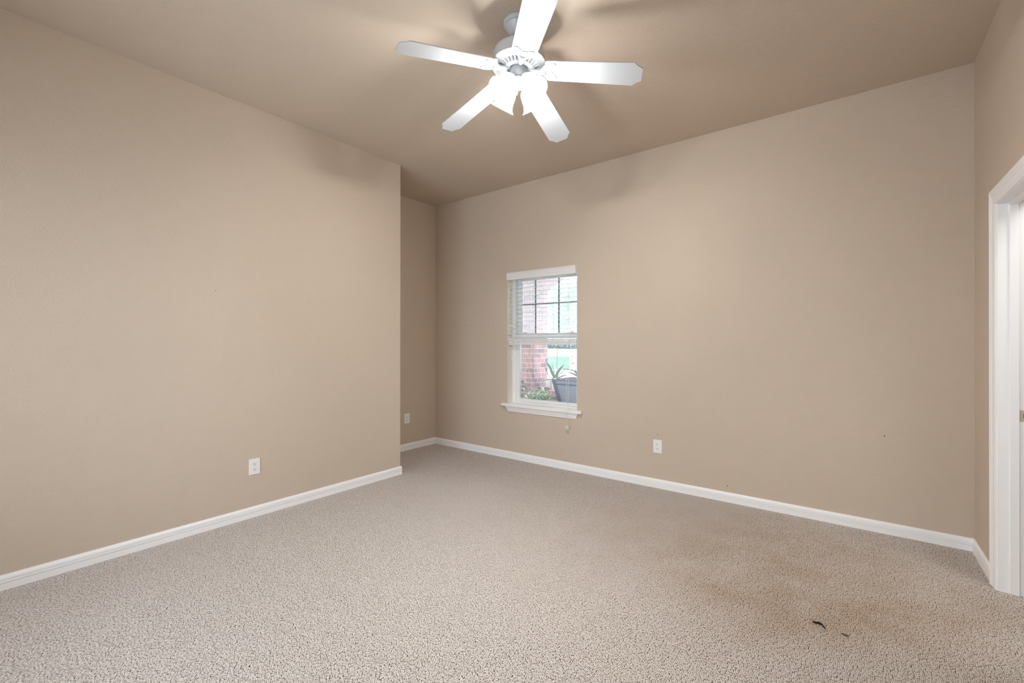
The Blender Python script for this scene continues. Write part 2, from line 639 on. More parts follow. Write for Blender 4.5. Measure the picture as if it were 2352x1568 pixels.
wall_right = struct(obj('wall_right', bm, M['wall']), 'tan wall at the right with the doorway', 'wall')
bm = bm_new(); holed_wall(bm, 'x', XL, 2.10, YB - 0.15, YB, 0, H, (BW0, BW1, BWZ0, BWZ1))
struct(obj('wall_back', bm, M['wall']), 'tan wall behind the camera with a wide window', 'wall')
bm = bm_new(); box(bm, 1.95, 2.10, YB, YW, 0, H)
struct(obj('wall_hall', bm, M['hall']), 'tan wall of the hallway beyond the doorway', 'wall')

# window behind the camera
wb = struct(empty('window_2', ((BW0 + BW1) / 2, YB - 0.08, BWZ0)), 'wide window behind the camera', 'window')
bm = bm_new()
fw = 0.05
for x0, x1, z0, z1 in ((BW0, BW0 + fw, BWZ0, BWZ1), (BW1 - fw, BW1, BWZ0, BWZ1), (BW0 + fw, BW1 - fw, BWZ0, BWZ0 + fw), (BW0 + fw, BW1 - fw, BWZ1 - fw, BWZ1),
                       ((BW0 + BW1) / 2 - 0.03, (BW0 + BW1) / 2 + 0.03, BWZ0 + fw, BWZ1 - fw)):
    box(bm, x0, x1, YB - 0.12, YB - 0.07, z0, z1)
obj('window_frame', bm, M['vinyl'], wb)
bm = bm_new(); box(bm, BW0 + fw, BW1 - fw, YB - 0.100, YB - 0.096, BWZ0 + fw, BWZ1 - fw)
obj('glass_pane', bm, M['glass'], wb)

# ------------------------------------------------------------------ baseboards
BB = [(0, 0), (0, BBT), (0.034, BBT), (0.0346, BBT - 0.007), (0.0376, BBT - 0.007), (0.0384, BBT), (0.0496, BBT),
      (0.0504, BBT - 0.0075), (0.0538, BBT - 0.0075), (0.0550, BBT - 0.0012), (0.066, BBT - 0.003), (0.0735, BBT - 0.0075), (BBH, BBT - 0.009), (BBH, 0)]


def baseboard(name, p0, p1, out, label):
    bm = bm_new()
    prism(bm, BB, p0, p1, Z, out)
    return struct(obj(name, bm, M['trim']), label, 'baseboard')


baseboard('baseboard_left', (XL, YB, 0), (XL, YE + BBT, 0), X, 'white baseboard along the left wall')
baseboard('baseboard_return', (XA, YE, 0), (XL, YE, 0), Y, 'white baseboard on the side of the alcove hidden behind the left wall')
baseboard('baseboard_alcove', (XA, YE + BBT, 0), (XA, YW - 0.001, 0), X, 'white baseboard in the alcove')
baseboard('baseboard_far', (XA + BBT * 0.4, YW, 0), (XR - BBT * 0.4, YW, 0), -Y, 'white baseboard along the window wall')
baseboard('baseboard_right', (XR, DY1 + 0.085, 0), (XR, YW - 0.001, 0), -X, 'short white baseboard between the corner and the doorway')
baseboard('baseboard_right_near', (XR, YB, 0), (XR, DY0 - 0.085, 0), -X, 'white baseboard on the near side of the doorway')
baseboard('baseboard_back', (XL, YB, 0), (XR, YB, 0), Y, 'white baseboard behind the camera')

# ------------------------------------------------------------------ doorway at the right
door = struct(empty('door_1', (XR, (DY0 + DY1) / 2, 0)), 'white cased doorway at the right edge', 'doorway')
# casing: (w from the opening edge, t off the wall)
CW = 0.081
CAS = [(0, 0), (0, 0.009), (0.004, 0.011), (0.012, 0.011), (0.015, 0.009), (0.018, 0.0115), (0.040, 0.0135), (0.044, 0.0125), (0.047, 0.0155),
       (0.058, 0.0165), (0.060, 0.014), (0.063, 0.0175), (0.070, 0.0195), (0.077, 0.0195), (CW, 0.0175), (CW, 0)]
rv = 0.004
bm = bm_new(); prism(bm, CAS, (XR, DY1 + rv, 0), (XR, DY1 + rv, DZ + rv), Y, -X, 0, 1)
obj('casing_leg', bm, M['trim'], door)
bm = bm_new(); prism(bm, CAS, (XR, DY0 - rv, 0), (XR, DY0 - rv, DZ + rv), -Y, -X, 0, 1)
obj('casing_leg', bm, M['trim'], door)
bm = bm_new(); prism(bm, CAS, (XR, DY0 - rv, DZ + rv), (XR, DY1 + rv, DZ + rv), Z, -X, -1, 1)
obj('casing_head', bm, M['trim'], door)
JX0, JX1 = XR - 0.002, XR + 0.117
for y0, y1 in ((DY1, DY1 + 0.018), (DY0 - 0.018, DY0)):
    bm = bm_new(); box(bm, JX0, JX1, y0, y1, 0, DZ + 0.018); obj('jamb', bm, M['trim'], door)
bm = bm_new(); box(bm, JX0, JX1, DY0, DY1, DZ, DZ + 0.018); obj('head_jamb', bm, M['trim'], door)
SX0, SX1, ST = XR + 0.040, XR + 0.074, 0.011
for y0, y1 in ((DY1 - ST, DY1), (DY0, DY0 + ST)):
    bm = bm_new(); box(bm, SX0, SX1, y0, y1, 0, DZ); obj('door_stop', bm, M['trim'], door, bevel=0.002)
bm = bm_new(); box(bm, SX0, SX1, DY0 + ST, DY1 - ST, DZ - ST, DZ); obj('head_stop', bm, M['trim'], door, bevel=0.002)
# strike plate on the jamb
spz = at(2345, 953, 1, DY1).z
bm = bm_new()
out = []
for k in range(24):
    a = 2 * PI * k / 24
    sxx = 0.016 * (1 if math.cos(a) > 0 else -1); szz = 0.022 * (1 if math.sin(a) > 0 else -1)
    out.append((sxx + 0.005 * math.cos(a), szz + 0.006 * math.sin(a)))
T = Matrix.Translation((XR + 0.096, DY1 - 0.001, spz)) @ Matrix.Rotation(PI / 2, 4, 'X')
plate(bm, out, 0.002, T)
sp = obj('strike_plate', bm, M['brass'], door)
sp['label'] = 'pale metal strike plate'
bm = bm_new(); box(bm, XR + 0.088, XR + 0.104, DY1 - 0.0026, DY1 - 0.0018, spz - 0.012, spz + 0.012)
h = obj('latch_hole', bm, M['latch_hole'], sp)
h['label'] = 'brown latch hole'
for s in (-1, 1):
    bm = bm_new(); lathe(bm, [(0, 0.0008), (0.003, 0.0006), (0.0035, 0)], Matrix.Translation((XR + 0.096, DY1 - 0.002, spz + s * 0.020)) @ Matrix.Rotation(PI / 2, 4, 'X'), 12)
    obj('screw', bm, M['brass'], sp)

# ------------------------------------------------------------------ window in the far wall
win = struct(empty('window_1', ((WX0 + WX1) / 2, YW + 0.10, WZ0)), 'white single-hung window in the tan wall', 'window')
FY0, FY1 = YW + 0.092, YW + 0.175


def ring(bm, x0, x1, z0, z1, wl, wr, wb_, wt, y0, y1):
    box(bm, x0, x0 + wl, y0, y1, z0, z1); box(bm, x1 - wr, x1, y0, y1, z0, z1)
    box(bm, x0 + wl, x1 - wr, y0, y1, z0, z0 + wb_); box(bm, x0 + wl, x1 - wr, y0, y1, z1 - wt, z1)


# white painted reveal lining of the opening
bm = bm_new()
ring(bm, WX0, WX1, WZ0, WZ1, 0.003, 0.003, 0.003, 0.003, YW + 0.0005, FY0)
obj('reveal', bm, M['reveal'], win)
bm = bm_new(); ring(bm, WX0, WX1, WZ0, WZ1, 0.045, 0.034, 0.022, 0.045, FY0, FY1)
obj('window_frame', bm, M['vinyl'], win, bevel=0.003)
mz = 1.375
# lower sash (room side) and upper sash (behind it)
bm = bm_new(); ring(bm, WX0 + 0.045, WX1 - 0.034, WZ0 + 0.022, mz + 0.024, 0.050, 0.030, 0.034, 0.050, FY0 + 0.012, FY0 + 0.040)
low = obj('lower_sash', bm, M['vinyl'], win, bevel=0.003)
bm = bm_new(); ring(bm, WX0 + 0.045, WX1 - 0.034, mz - 0.03, WZ1 - 0.045, 0.058, 0.034, 0.045, 0.045, FY0 + 0.046, FY0 + 0.072)
upp = obj('upper_sash', bm, M['vinyl'], win, bevel=0.003)
gx0, gx1 = WX0 + 0.101, WX1 - 0.072
bm = bm_new(); box(bm, gx0 - 0.01, gx1 + 0.01, FY0 + 0.024, FY0 + 0.028, WZ0 + 0.05, mz - 0.02)
obj('glass_pane', bm, M['glass_low'], low)
bm = bm_new(); box(bm, gx0 - 0.01, gx1 + 0.01, FY0 + 0.056, FY0 + 0.060, mz + 0.01, WZ1 - 0.085)
obj('glass_pane', bm, M['glass_up'], upp)
# grey grille bars in the upper sash
yg = FY0 + 0.064
for u in (1230.8, 1284.2):
    x = at(u, 700, 1, yg).x
    bm = bm_new(); box(bm, x - 0.0075, x + 0.0075, yg - 0.004, yg + 0.004, mz + 0.012, WZ1 - 0.088)
    o = obj('muntin', bm, M['grid'], upp); o['label'] = 'upright grey grille bar'
zg = at(1262, 696, 1, yg).z
bm = bm_new(); box(bm, gx0 - 0.002, gx1 + 0.002, yg - 0.0045, yg + 0.0045, zg - 0.0075, zg + 0.0075)
o = obj('muntin', bm, M['grid'], upp); o['label'] = 'level grey grille bar'
for u in (1206, 1313):
    x = at(u, 772, 1, FY0).x
    bm = bm_new(); box(bm, x - 0.028, x + 0.028, FY0 - 0.002, FY0 + 0.014, mz + 0.022, mz + 0.034)
    lathe(bm, [(0, 0.010), (0.009, 0.009), (0.011, 0)], Matrix.Translation((x, FY0 + 0.006, mz + 0.033)), 14)
    obj('sash_lock', bm, M['vinyl'], win, bevel=0.002)
bm = bm_new(); box(bm, -2.68, -2.62, FY0 + 0.004, FY0 + 0.013, WZ0 + 0.028, WZ0 + 0.036)
obj('sash_lift', bm, M['vinyl'], low)
# sill: stool board and moulded apron
SIX0, SIX1, SIY = -3.150, -2.136, YW - 0.042
bm = bm_new()
box(bm, SIX0, SIX1, SIY, YW - 0.0005, WZ0 - 0.020, WZ0 + 0.004)
box(bm, WX0 + 0.004, WX1 - 0.004, YW - 0.0005, FY0, WZ0 + 0.0032, WZ0 + 0.0042)
obj('window_sill', bm, M['trim'], win, bevel=0.007, seg=3)
bm = bm_new()
AP = [(0, 0), (0, 0.034), (-0.006, 0.034), (-0.012, 0.026), (-0.022, 0.024), (-0.030, 0.019), (-0.040, 0.017), (-0.048, 0.011), (-0.062, 0.009), (-0.062, 0)]
a0, a1 = SIX0 + 0.045, SIX1 - 0.040
prism(bm, AP, (a0, YW, WZ0 - 0.020), (a1, YW, WZ0 - 0.020), Z, -Y, -0.55, 0.55)
obj('sill_apron', bm, M['trim'], win)

# ------------------------------------------------------------------ window blind
bl = tag(empty('window_blind', ((WX0 + WX1) / 2, YW, WZ1)), 'white slatted blind raised halfway up the window', 'blind')
VX0, VX1, VY, VZ0, VZ1 = -3.082, -2.203, YW - 0.028, 1.996, 2.073
VP = [(0, 0), (0, 0.006), (0.010, 0.008), (0.012, 0.0055), (0.030, 0.0055), (0.033, 0.009), (0.052, 0.011), (0.055, 0.009), (0.064, 0.009), (0.068, 0.013), (0.077, 0.013), (0.077, 0)]
bm = bm_new()
prism(bm, VP, (VX0, VY + 0.009, VZ0), (VX1, VY + 0.009, VZ0), Z, -Y)
box(bm, VX0, VX0 + 0.006, VY + 0.009, YW - 0.001, VZ0, VZ1)
box(bm, VX1 - 0.006, VX1, VY + 0.009, YW - 0.001, VZ0, VZ1)
obj('valance', bm, M['blind'], bl)
bm = bm_new(); box(bm, WX0 + 0.008, WX1 - 0.008, YW + 0.006, YW + 0.056, WZ1 - 0.048, WZ1 - 0.004)
obj('headrail', bm, M['blind'], bl)
LX0, LX1 = WX0 + 0.012, WX1 - 0.012
SY = YW + 0.031


def slat_bm(z, tilt_=0.0, thick=0.0017):
    bm = bm_new()
    prof = []
    for k in range(7):
        s = -0.025 + 0.05 * k / 6
        prof.append((s, 0.0012 * (1 - (s / 0.025) ** 2) + s * tilt_))
    prof = prof + [(s, t - thick) for s, t in prof[::-1]]
    prism(bm, prof, (LX0, SY, z), (LX1, SY, z), Y, Z)
    return bm


for i in range(13):
    z = 1.952 - 0.0461 * i
    obj('slat', slat_bm(z, 0.07), M['blind'], bl)
# slats gathered above the bottom rail
for zs in (1.2968, 1.3222):
    for k in range(6):
        obj('slat', slat_bm(zs + 0.0034 * k, 0.0, 0.0031), M['blind'], bl)
bm = bm_new(); box(bm, LX0, LX1, SY - 0.025, SY + 0.025, 1.274, 1.291)
obj('bottom_rail', bm, M['blind'], bl, bevel=0.003)
for u in (1187, 1242, 1303):
    x = at(u, 700, 1, SY).x
    bm = bm_new()
    for y in (SY - 0.0265, SY + 0.0265):
        for dx in (-0.004, 0.004):
            tube(bm, [(x + dx, y, 1.275), (x + dx, y, 2.035)], 0.0008, 5)
    for i in range(13):
        z = 1.949 - 0.0461 * i
        tube(bm, [(x, SY - 0.0265, z), (x, SY + 0.0265, z)], 0.0006, 4)
    obj('ladder_cord', bm, M['cord'], bl)


def pull_cord(x, y, ztop, zend, mid=None):
    pts = [(x, y, ztop)] + (mid or []) + [(x, mid[-1][1] if mid else y, zend)]
    bm = bm_new(); tube(bm, pts, 0.0011, 6)
    c = obj('pull_cord', bm, M['cord'], bl)
    yy = pts[-1][1]
    bm = bm_new()
    lathe(bm, [(0, 0.004), (0.0035, 0.003), (0.005, -0.006), (0.0065, -0.016), (0.0075, -0.030), (0.0075, -0.036), (0.005, -0.040), (0, -0.040)],
          Matrix.Translation((x, yy, zend)), 14)
    obj('tassel', bm, M['cord'], c, smooth=40)


for u, v in ((1176.0, 820), (1179.5, 810)):
    p = at(u, v, 1, YW - 0.006)
    pull_cord(p.x, YW - 0.006, VZ0 + 0.03, p.z)
for u, v in ((1300.7, 976), (1304.8, 978)):
    p = at(u, v, 1, SIY - 0.004)
    pull_cord(p.x, YW - 0.008, VZ0 + 0.03, p.z, [(p.x, SIY - 0.004, WZ0 + 0.01)])


# ------------------------------------------------------------------ electrical outlets
def rounded(w_, h_, r, n=5):
    pts = []
    for cx_, cy_, a0_ in ((w_ / 2 - r, h_ / 2 - r, 0), (-w_ / 2 + r, h_ / 2 - r, PI / 2), (-w_ / 2 + r, -h_ / 2 + r, PI), (w_ / 2 - r, -h_ / 2 + r, 1.5 * PI)):
        for k in range(n + 1):
            a = a0_ + PI / 2 * k / n
            pts.append((cx_ + r * math.cos(a), cy_ + r * math.sin(a)))
    return pts


def receptacle():
    pts = []
    for k in range(33):
        a = -PI + 2 * PI * k / 32
        pts.append((max(-0.0172, min(0.0172, 0.0172 * math.cos(a) * 1.0)), max(-0.0118, min(0.0118, 0.0172 * math.sin(a)))))
    o = []
    for p in pts[:-1]:
        if not o or (abs(o[-1][0] - p[0]) + abs(o[-1][1] - p[1])) > 1e-5:
            o.append(p)
    return o


def outlet(loc, rotz, label):
    """duplex outlet: local x across, y out of the wall (towards -y), z up"""
    r = tag(empty('electrical_outlet', loc), label, 'outlet', 'duplex outlets on the walls')
    R_ = Matrix.Translation(loc) @ Matrix.Rotation(rotz, 4, 'Z')
    UP = Matrix.Rotation(PI / 2, 4, 'X')
    bm = bm_new(); plate(bm, rounded(0.078, 0.118, 0.004), 0.006, R_ @ Matrix.Translation((0, -0.003, 0)) @ UP)
    obj('cover_plate', bm, M['plate'], r, bevel=0.002)
    for s in (1, -1):
        bm = bm_new(); plate(bm, receptacle(), 0.004, R_ @ Matrix.Translation((0, -0.0066, s * 0.0195)) @ UP)
        f = obj('receptacle', bm, M['plate'], r, bevel=0.0006)
        for dx, wz, dz in ((-0.0063, 0.0085, 0.0035), (0.0063, 0.007, 0.0035)):
            bm = bm_new(); plate(bm, rounded(0.0022, wz, 0.0005, 2), 0.0006, R_ @ Matrix.Translation((dx, -0.0088, s * 0.0195 + dz)) @ UP)
            obj('slot', bm, M['slot'], f)
        bm = bm_new(); plate(bm, [(0.0028 * math.cos(2 * PI * k / 12), 0.0028 * math.sin(2 * PI * k / 12)) for k in range(12)], 0.0006, R_ @ Matrix.Translation((0, -0.0088, s * 0.0195 - 0.0068)) @ UP)
        obj('ground_hole', bm, M['slot'], f)
    bm = bm_new(); lathe(bm, [(0, 0.001), (0.003, 0.0006), (0.0035, 0)], R_ @ Matrix.Translation((0, -0.006, 0)) @ UP, 12)
    obj('screw', bm, M['plate'], r)
    return r


outlet((XL, 1.468, 0.374), PI / 2, 'white duplex outlet on the left wall, nearest the camera')
outlet((-1.383, YW, 0.370), 0, 'white duplex outlet on the window wall, right of the window')
outlet((XA, 3.492, 0.381), PI / 2, 'small white duplex outlet in the alcove')


# ------------------------------------------------------------------ nail holes and threads
def nail_hole(u, v, ax, val, wall, out, r=0.0035):
    p = at(u, v, ax, val)
    q = out.to_track_quat('Z', 'Y').to_matrix().to_4x4()
    bm = bm_new(); lathe(bm, [(0, 0.0005), (r, 0.0005), (r, -0.002)], Matrix.Translation(p) @ q, 10)
    o = obj('nail_hole', bm, M['hole'], wall)
    o['label'] = 'small dark nail hole'


for u, v in ((1081.5, 747.5), (1133.5, 746), (1510.8, 997), (2032, 1000), (1671, 1115)):
    nail_hole(u, v, 1, YW, wall_far, -Y, 0.004)
for u, v in ((951, 779), (977, 779)):
    nail_hole(u, v, 0, XA, wall_alcove, X, 0.003)
nail_hole(495, 668, 0, XL, wall_left, X, 0.0025)
nail_hole(2262, 453, 0, XR, wall_right, -X, 0.0025)


def thread(pix, r, material, label, seed):
    random.seed(seed)
    pts = [at(u, v, 2, 0.0) for u, v in pix]
    P = []
    for a, c in zip(pts, pts[1:]):
        for k in range(6):
            q = a.lerp(c, k / 6)
            q.z = r * 0.9 + random.uniform(0, 0.003)
            q.x += random.uniform(-0.002, 0.002); q.y += random.uniform(-0.002, 0.002)
            P.append(q)
    bm = bm_new()
    tube(bm, P, [r * (0.35 + 0.65 * math.sin(PI * min(1, max(0, (i + 0.5) / len(P))))) for i in range(len(P))], 6)
    for k in range(9):       # stray fibres
        q = random.choice(P)
        tube(bm, [q, q + Vector((random.uniform(-0.012, 0.012), random.uniform(-0.012, 0.012), random.uniform(0.0, 0.004)))], 0.0006, 4)
    tag(obj('loose_thread', bm, material), label, 'thread')


thread([(1867, 1429), (1872, 1430), (1882, 1431.5), (1890, 1437), (1898, 1446)], 0.0042, M['thread'], 'black curled thread lying on the carpet, the larger and darker of two', 1)
thread([(1931, 1454), (1938, 1457), (1945, 1460), (1951, 1465)], 0.0024, M['thread2'], 'small thin brown thread on the carpet, nearer the doorway', 2)

# ------------------------------------------------------------------ ceiling fan
FCX, FCY = -1.447, 1.949
fan = tag(empty('ceiling_fan', (FCX, FCY, H)), 'white five-blade ceiling fan with four lit glass shades', 'ceiling fan')
PIV = Vector((FCX, FCY, 2.79))
tilt = Matrix.Translation(PIV) @ Matrix(((1, 0, -0.0185, 0), (0, 1, 0.0487, 0), (0.0185, -0.0487, 1, 0), (0, 0, 0, 1)))  # the fan hangs a little out of true
AX = Matrix.Translation((FCX, FCY, 0))
HZ = lambda z: tilt @ Matrix.Translation((0, 0, z - 2.79))

bm = bm_new()
lathe(bm, [(0, H), (0.079, H), (0.082, H - 0.004), (0.082, H - 0.016), (0.079, H - 0.022), (0.070, H - 0.026), (0.060, H - 0.040), (0.050, H - 0.056), (0.040, H - 0.068), (0.026, H - 0.074), (0.0, H - 0.074)], AX, 48)
obj('canopy', bm, M['fan'], fan, smooth=30)
bm = bm_new(); lathe(bm, [(0.0125, H - 0.07), (0.0125, 2.925), (0.024, 2.92), (0.030, 2.905)], AX, 24)
obj('downrod', bm, M['fan'], fan, smooth=30)

Z0 = HZ(2.79)
bm = bm_new()
lathe(bm, [(0.0, 0.128), (0.040, 0.126), (0.060, 0.116), (0.100, 0.106), (0.126, 0.098), (0.137, 0.090), (0.1425, 0.078), (0.145, 0.050), (0.145, 0.030),
           (0.1475, 0.027), (0.1475, 0.020), (0.142, 0.015), (0.134, 0.012)], Z0, 64)
# vented underside: radial slots
n = 120
prof = [(0.134, 0.012, 0), (0.118, 0.004, 0), (0.114, 0.002, 0), (0.113, 0.002, 1), (0.086, -0.006, 1), (0.085, -0.0065, 0), (0.074, -0.010, 0), (0.062, -0.010, 0)]
rings = []
for r, z, dip in prof:
    rg = []
    for i in range(n):
        zz = z + (0.010 if dip and (i % 4 in (0, 1)) else 0)
        a = 2 * PI * i / n
        rg.append(bm.verts.new(Z0 @ Vector((r * math.cos(a), r * math.sin(a), zz))))
    rings.append(rg)
for A, B in zip(rings, rings[1:]):
    for i in range(n):
        bm.faces.new((A[i], A[(i + 1) % n], B[(i + 1) % n], B[i]))
motor = obj('motor_housing', bm, M['fan'], fan, smooth=28)
motor.data.materials.append(M['fan_dark'])
iz = Z0.inverted()
for pg in motor.data.polygons:
    c = iz @ pg.center
    rr = math.hypot(c.x, c.y)
    if 0.086 < rr < 0.113 and max((iz @ motor.data.vertices[i].co).z for i in pg.vertices) > 0.0035 and abs(pg.normal.z) > 0.8:
        pg.material_index = 1
bm = bm_new(); lathe(bm, [(0.062, -0.010), (0.062, 0.012), (0.044, 0.012)], Z0, 48)
obj('flywheel_recess', bm, M['fan'], motor, smooth=30)
bm = bm_new()
lathe(bm, [(0.046, 0.014), (0.047, -0.020), (0.047, -0.052), (0.044, -0.058), (0.030, -0.060)], Z0, 40)
obj('switch_housing', bm, M['fan'], fan, smooth=30)
bm = bm_new()
lathe(bm, [(0.030, -0.058), (0.034, -0.062), (0.052, -0.066), (0.055, -0.074), (0.053, -0.086), (0.042, -0.090), (0.026, -0.094), (0.010, -0.096), (0.006, -0.099), (0, -0.100)], Z0, 40)
fitter = obj('light_fitter', bm, M['fan'], fan, smooth=35)

# blades with their irons
AZ0, PT, DR, BR, BRI = -2.0272, -0.1811, 0.1395, 0.660, 0.150


def blade_outline():
    hw = lambda r: 0.0640 + (0.0744 - 0.0640) * (r - BRI) / (BR - BRI)
    W_ = hw(BR)
    top = [(BRI, hw(BRI) * 0.80), (BRI + 0.006, hw(BRI) * 0.95), (BRI + 0.016, hw(BRI)), (BR - 0.052, hw(BR - 0.052))]
    for k in range(1, 6):            # rounded shoulder
        a = PI / 2 * 0.8 * k / 5
        top.append((BR - 0.050 + 0.012 * math.sin(a), W_ - 0.012 + 0.012 * math.cos(a)))
    A_, B_, C_ = Vector((BR - 0.0385, W_ - 0.0085)), Vector((BR - 0.026, W_ - 0.022)), Vector((BR - 0.006, W_ - 0.030))
    for k in range(0, 8):            # hollow curve running in to the tip
        t = k / 7
        q = A_ * (1 - t) ** 2 + B_ * 2 * t * (1 - t) + C_ * t * t
        top.append((q.x, q.y))
    top.append((BR - 0.0015, W_ - 0.034)); top.append((BR, W_ - 0.042))
    return [(x, y) for x, y in top] + [(x, -y) for x, y in top[::-1]]


def petals():
    pts = []
    base = [(0.118, 0.012), (0.132, 0.020), (0.145, 0.036), (0.160, 0.050), (0.178, 0.0575), (0.196, 0.056), (0.207, 0.047), (0.206, 0.036), (0.198, 0.022), (0.190, 0.012), (0.186, 0.004)]
    return base + [(x, -y) for x, y in base[::-1]]


for k in range(5):
    a = AZ0 + k * 2 * PI / 5
    Tb = tilt @ Matrix.Rotation(a, 4, 'Z') @ Matrix.Rotation(math.atan(DR), 4, 'Y') @ Matrix.Rotation(PT, 4, 'X')
    bm = bm_new(); plate(bm, blade_outline(), 0.006, Tb)
    bld = obj('blade', bm, M['fan'], fan, bevel=0.0015)
    bm = bm_new()
    plate(bm, petals(), 0.004, Tb @ Matrix.Translation((0, 0, -0.0055)))
    for s in (1, -1):      # raised rib in each petal
        tube(bm, [Tb @ Vector((0.130, 0.008 * s, -0.009)), Tb @ Vector((0.160, 0.028 * s, -0.010)), Tb @ Vector((0.196, 0.045 * s, -0.008))], [0.004, 0.006, 0.003], 8)
    lathe(bm, [(0, -0.012), (0.012, -0.011), (0.016, -0.007)], Tb @ Matrix.Translation((0.150, 0, 0)), 16)
    Tm = tilt @ Matrix.Rotation(a, 4, 'Z')
    tube(bm, [Tm @ Vector((0.056, 0, 0.004)), Tm @ Vector((0.075, 0, -0.012)), Tm @ Vector((0.098, 0, -0.021)), Tb @ Vector((0.124, 0, -0.008)), Tb @ Vector((0.150, 0, -0.008))], [0.012, 0.013, 0.013, 0.015, 0.016], 10)
    obj('blade_iron', bm, M['fan'], bld, smooth=40)

# light kit: four arms with bell shades
fwd = math.atan2(FCY, FCX)          # azimuth from the camera to the fan
for k in range(4):
    a = fwd + PI / 4 + k * PI / 2
    TL = math.radians(36)
    mouth_r, mouth_z = 0.128, 2.620
    sh = 0.122
    Ts = tilt @ Matrix.Rotation(a, 4, 'Z') @ Matrix.Translation((mouth_r, 0, mouth_z - 2.79)) @ Matrix.Rotation(-TL, 4, 'Y')
    # local -z is the shade's axis towards its mouth (outward and down)
    bm = bm_new()
    tube(bm, [Z0 @ Vector((0.040 * math.cos(a), 0.040 * math.sin(a), -0.076)), Ts @ Vector((0, 0, sh + 0.020)), Ts @ Vector((0, 0, sh + 0.004))], [0.010, 0.011, 0.012], 12)
    lathe(bm, [(0.012, sh + 0.014), (0.024, sh + 0.010), (0.026, sh - 0.004), (0.026, sh - 0.014), (0.0, sh - 0.014)], Ts, 28)
    arm = obj('lamp_arm', bm, M['fan'], fan, smooth=35)
    bm = bm_new()
    outp = [(0.023, sh - 0.004), (0.026, sh - 0.010), (0.035, sh - 0.017), (0.042, sh - 0.028), (0.0455, sh - 0.043), (0.046, sh - 0.060), (0.047, sh - 0.078), (0.051, sh - 0.096), (0.059, sh - 0.112), (0.0705, 0.0)]
    inn = [(r - 0.0028, z + 0.0005) for r, z in outp[::-1]]
    lathe(bm, outp + inn, Ts, 40)
    ls = obj('lamp_shade', bm, M['shade'], arm, smooth=50)
    ls.data.materials.append(M['shade_neck'])
    inv = Ts.inverted()
    for pg in ls.data.polygons:
        if (inv @ pg.center).z > sh - 0.036:
            pg.material_index = 1
    ld = bpy.data.lights.new('bulb_light', 'POINT')
    ld.energy = BULB_W
    ld.color = (1.0, 0.98, 0.95)
    ld.shadow_soft_size = 0.022
    lo = bpy.data.objects.new('bulb_light', ld)
    C.objects.link(lo)
    lo.parent = arm
    lo.matrix_parent_inverse = world_of(arm).inverted()
    lo.location = Ts @ Vector((0, 0, sh - 0.062))
# pull chain with its fob
p0 = Z0 @ Vector((-0.006, -0.004, -0.094))
bm = bm_new(); tube(bm, [p0, p0 + Vector((0, 0, -0.012)), p0 + Vector((0.001, 0, -0.026))], 0.0012, 6)
ch = obj('pull_chain', bm, M['fan'], fan)
bm = bm_new(); lathe(bm, [(0, 0.0), (0.0045, -0.002), (0.006, -0.010), (0.006, -0.022), (0, -0.025)], Matrix.Translation(p0 + Vector((0.001, 0, -0.024))) @ Matrix.Rotation(0.3, 4, 'Y'), 12)
obj('chain_fob', bm, M['fan'], ch, smooth=40)

# hallway ceiling lamp (gives the light that falls through the doorway)
bm = bm_new(); lathe(bm, [(0.16, H), (0.165, H - 0.02), (0.14, H - 0.06), (0.08, H - 0.085), (0, H - 0.092)], Matrix.Translation((1.25, 2.6, 0)), 32)
tag(obj('hall_lamp', bm, M['hall_glass'], smooth=50), 'round glass lamp on the hallway ceiling beyond the doorway', 'lamp')

# ------------------------------------------------------------------ porch outside the window
bm = bm_new(); box(bm, -9, 6, YW + 0.20, 6.4, -0.20, -0.08)
struct(obj('porch_floor', bm, M['concrete']), 'pale concrete porch floor outside the window', 'porch floor')
bm = bm_new(); box(bm, -7.5, 4, YW + 0.20, 5.60, 2.955, 3.20)
struct(obj('porch_ceiling', bm, M['porch']), 'pale porch ceiling outside the window', 'porch ceiling')

PX1, PX0, PY0, PY1 = -3.465, -3.805, 5.03, 5.37
bm = bm_new(); box(bm, PX0, PX1, PY0, PY1, -0.08, 2.02)
o = tag(obj('brick_column', bm, M['brick']), 'red brick porch column seen through the window', 'column'); box_uv(o)
bm = bm_new(); box(bm, PX1 + 2.6, PX1 + 2.94, PY0, PY1, -0.08, 2.02)
o = tag(obj('brick_column', bm, M['brick']), 'red brick porch column hidden behind the wall right of the window', 'column'); box_uv(o)
# arch wall over the columns
bm = bm_new()
x0, x1 = PX1, PX1 + 2.6
s_, rise = (x1 - x0) / 2, 0.42
Rr = (s_ * s_ + rise * rise) / (2 * rise)
arc = []
for k in range(25):
    x = x0 + (x1 - x0) * k / 24
    arc.append((x, 2.02 + math.sqrt(max(0, Rr * Rr - (x - (x0 + x1) / 2) ** 2)) - (Rr - rise)))
outl = [(PX0, 2.02)] + arc + [(x1 + 0.34, 2.02), (x1 + 0.34, 2.95), (PX0, 2.95)]
A = [bm.verts.new((x, PY0, z)) for x, z in outl]; B = [bm.verts.new((x, PY1, z)) for x, z in outl]
n = len(outl)
for i in range(n):
    bm.faces.new((A[i], A[(i + 1) % n], B[(i + 1) % n], B[i]))
bm.faces.new(A[::-1]); bm.faces.new(B)
o = tag(obj('brick_arch', bm, M['brick']), 'red brick arch spanning above the porch opening', 'arch'); box_uv(o)
bm = bm_new(); box(bm, PX0 - 0.5, PX1 + 2.6, 4.97, 5.40, -0.08, 0.66)
bmesh.ops.bevel(bm, geom=[e for e in bm.edges], offset=0.006, segments=1, affect='EDGES')
o = tag(obj('brick_wall', bm, M['brick']), 'low red brick porch wall at the foot of the column', 'low wall'); box_uv(o)

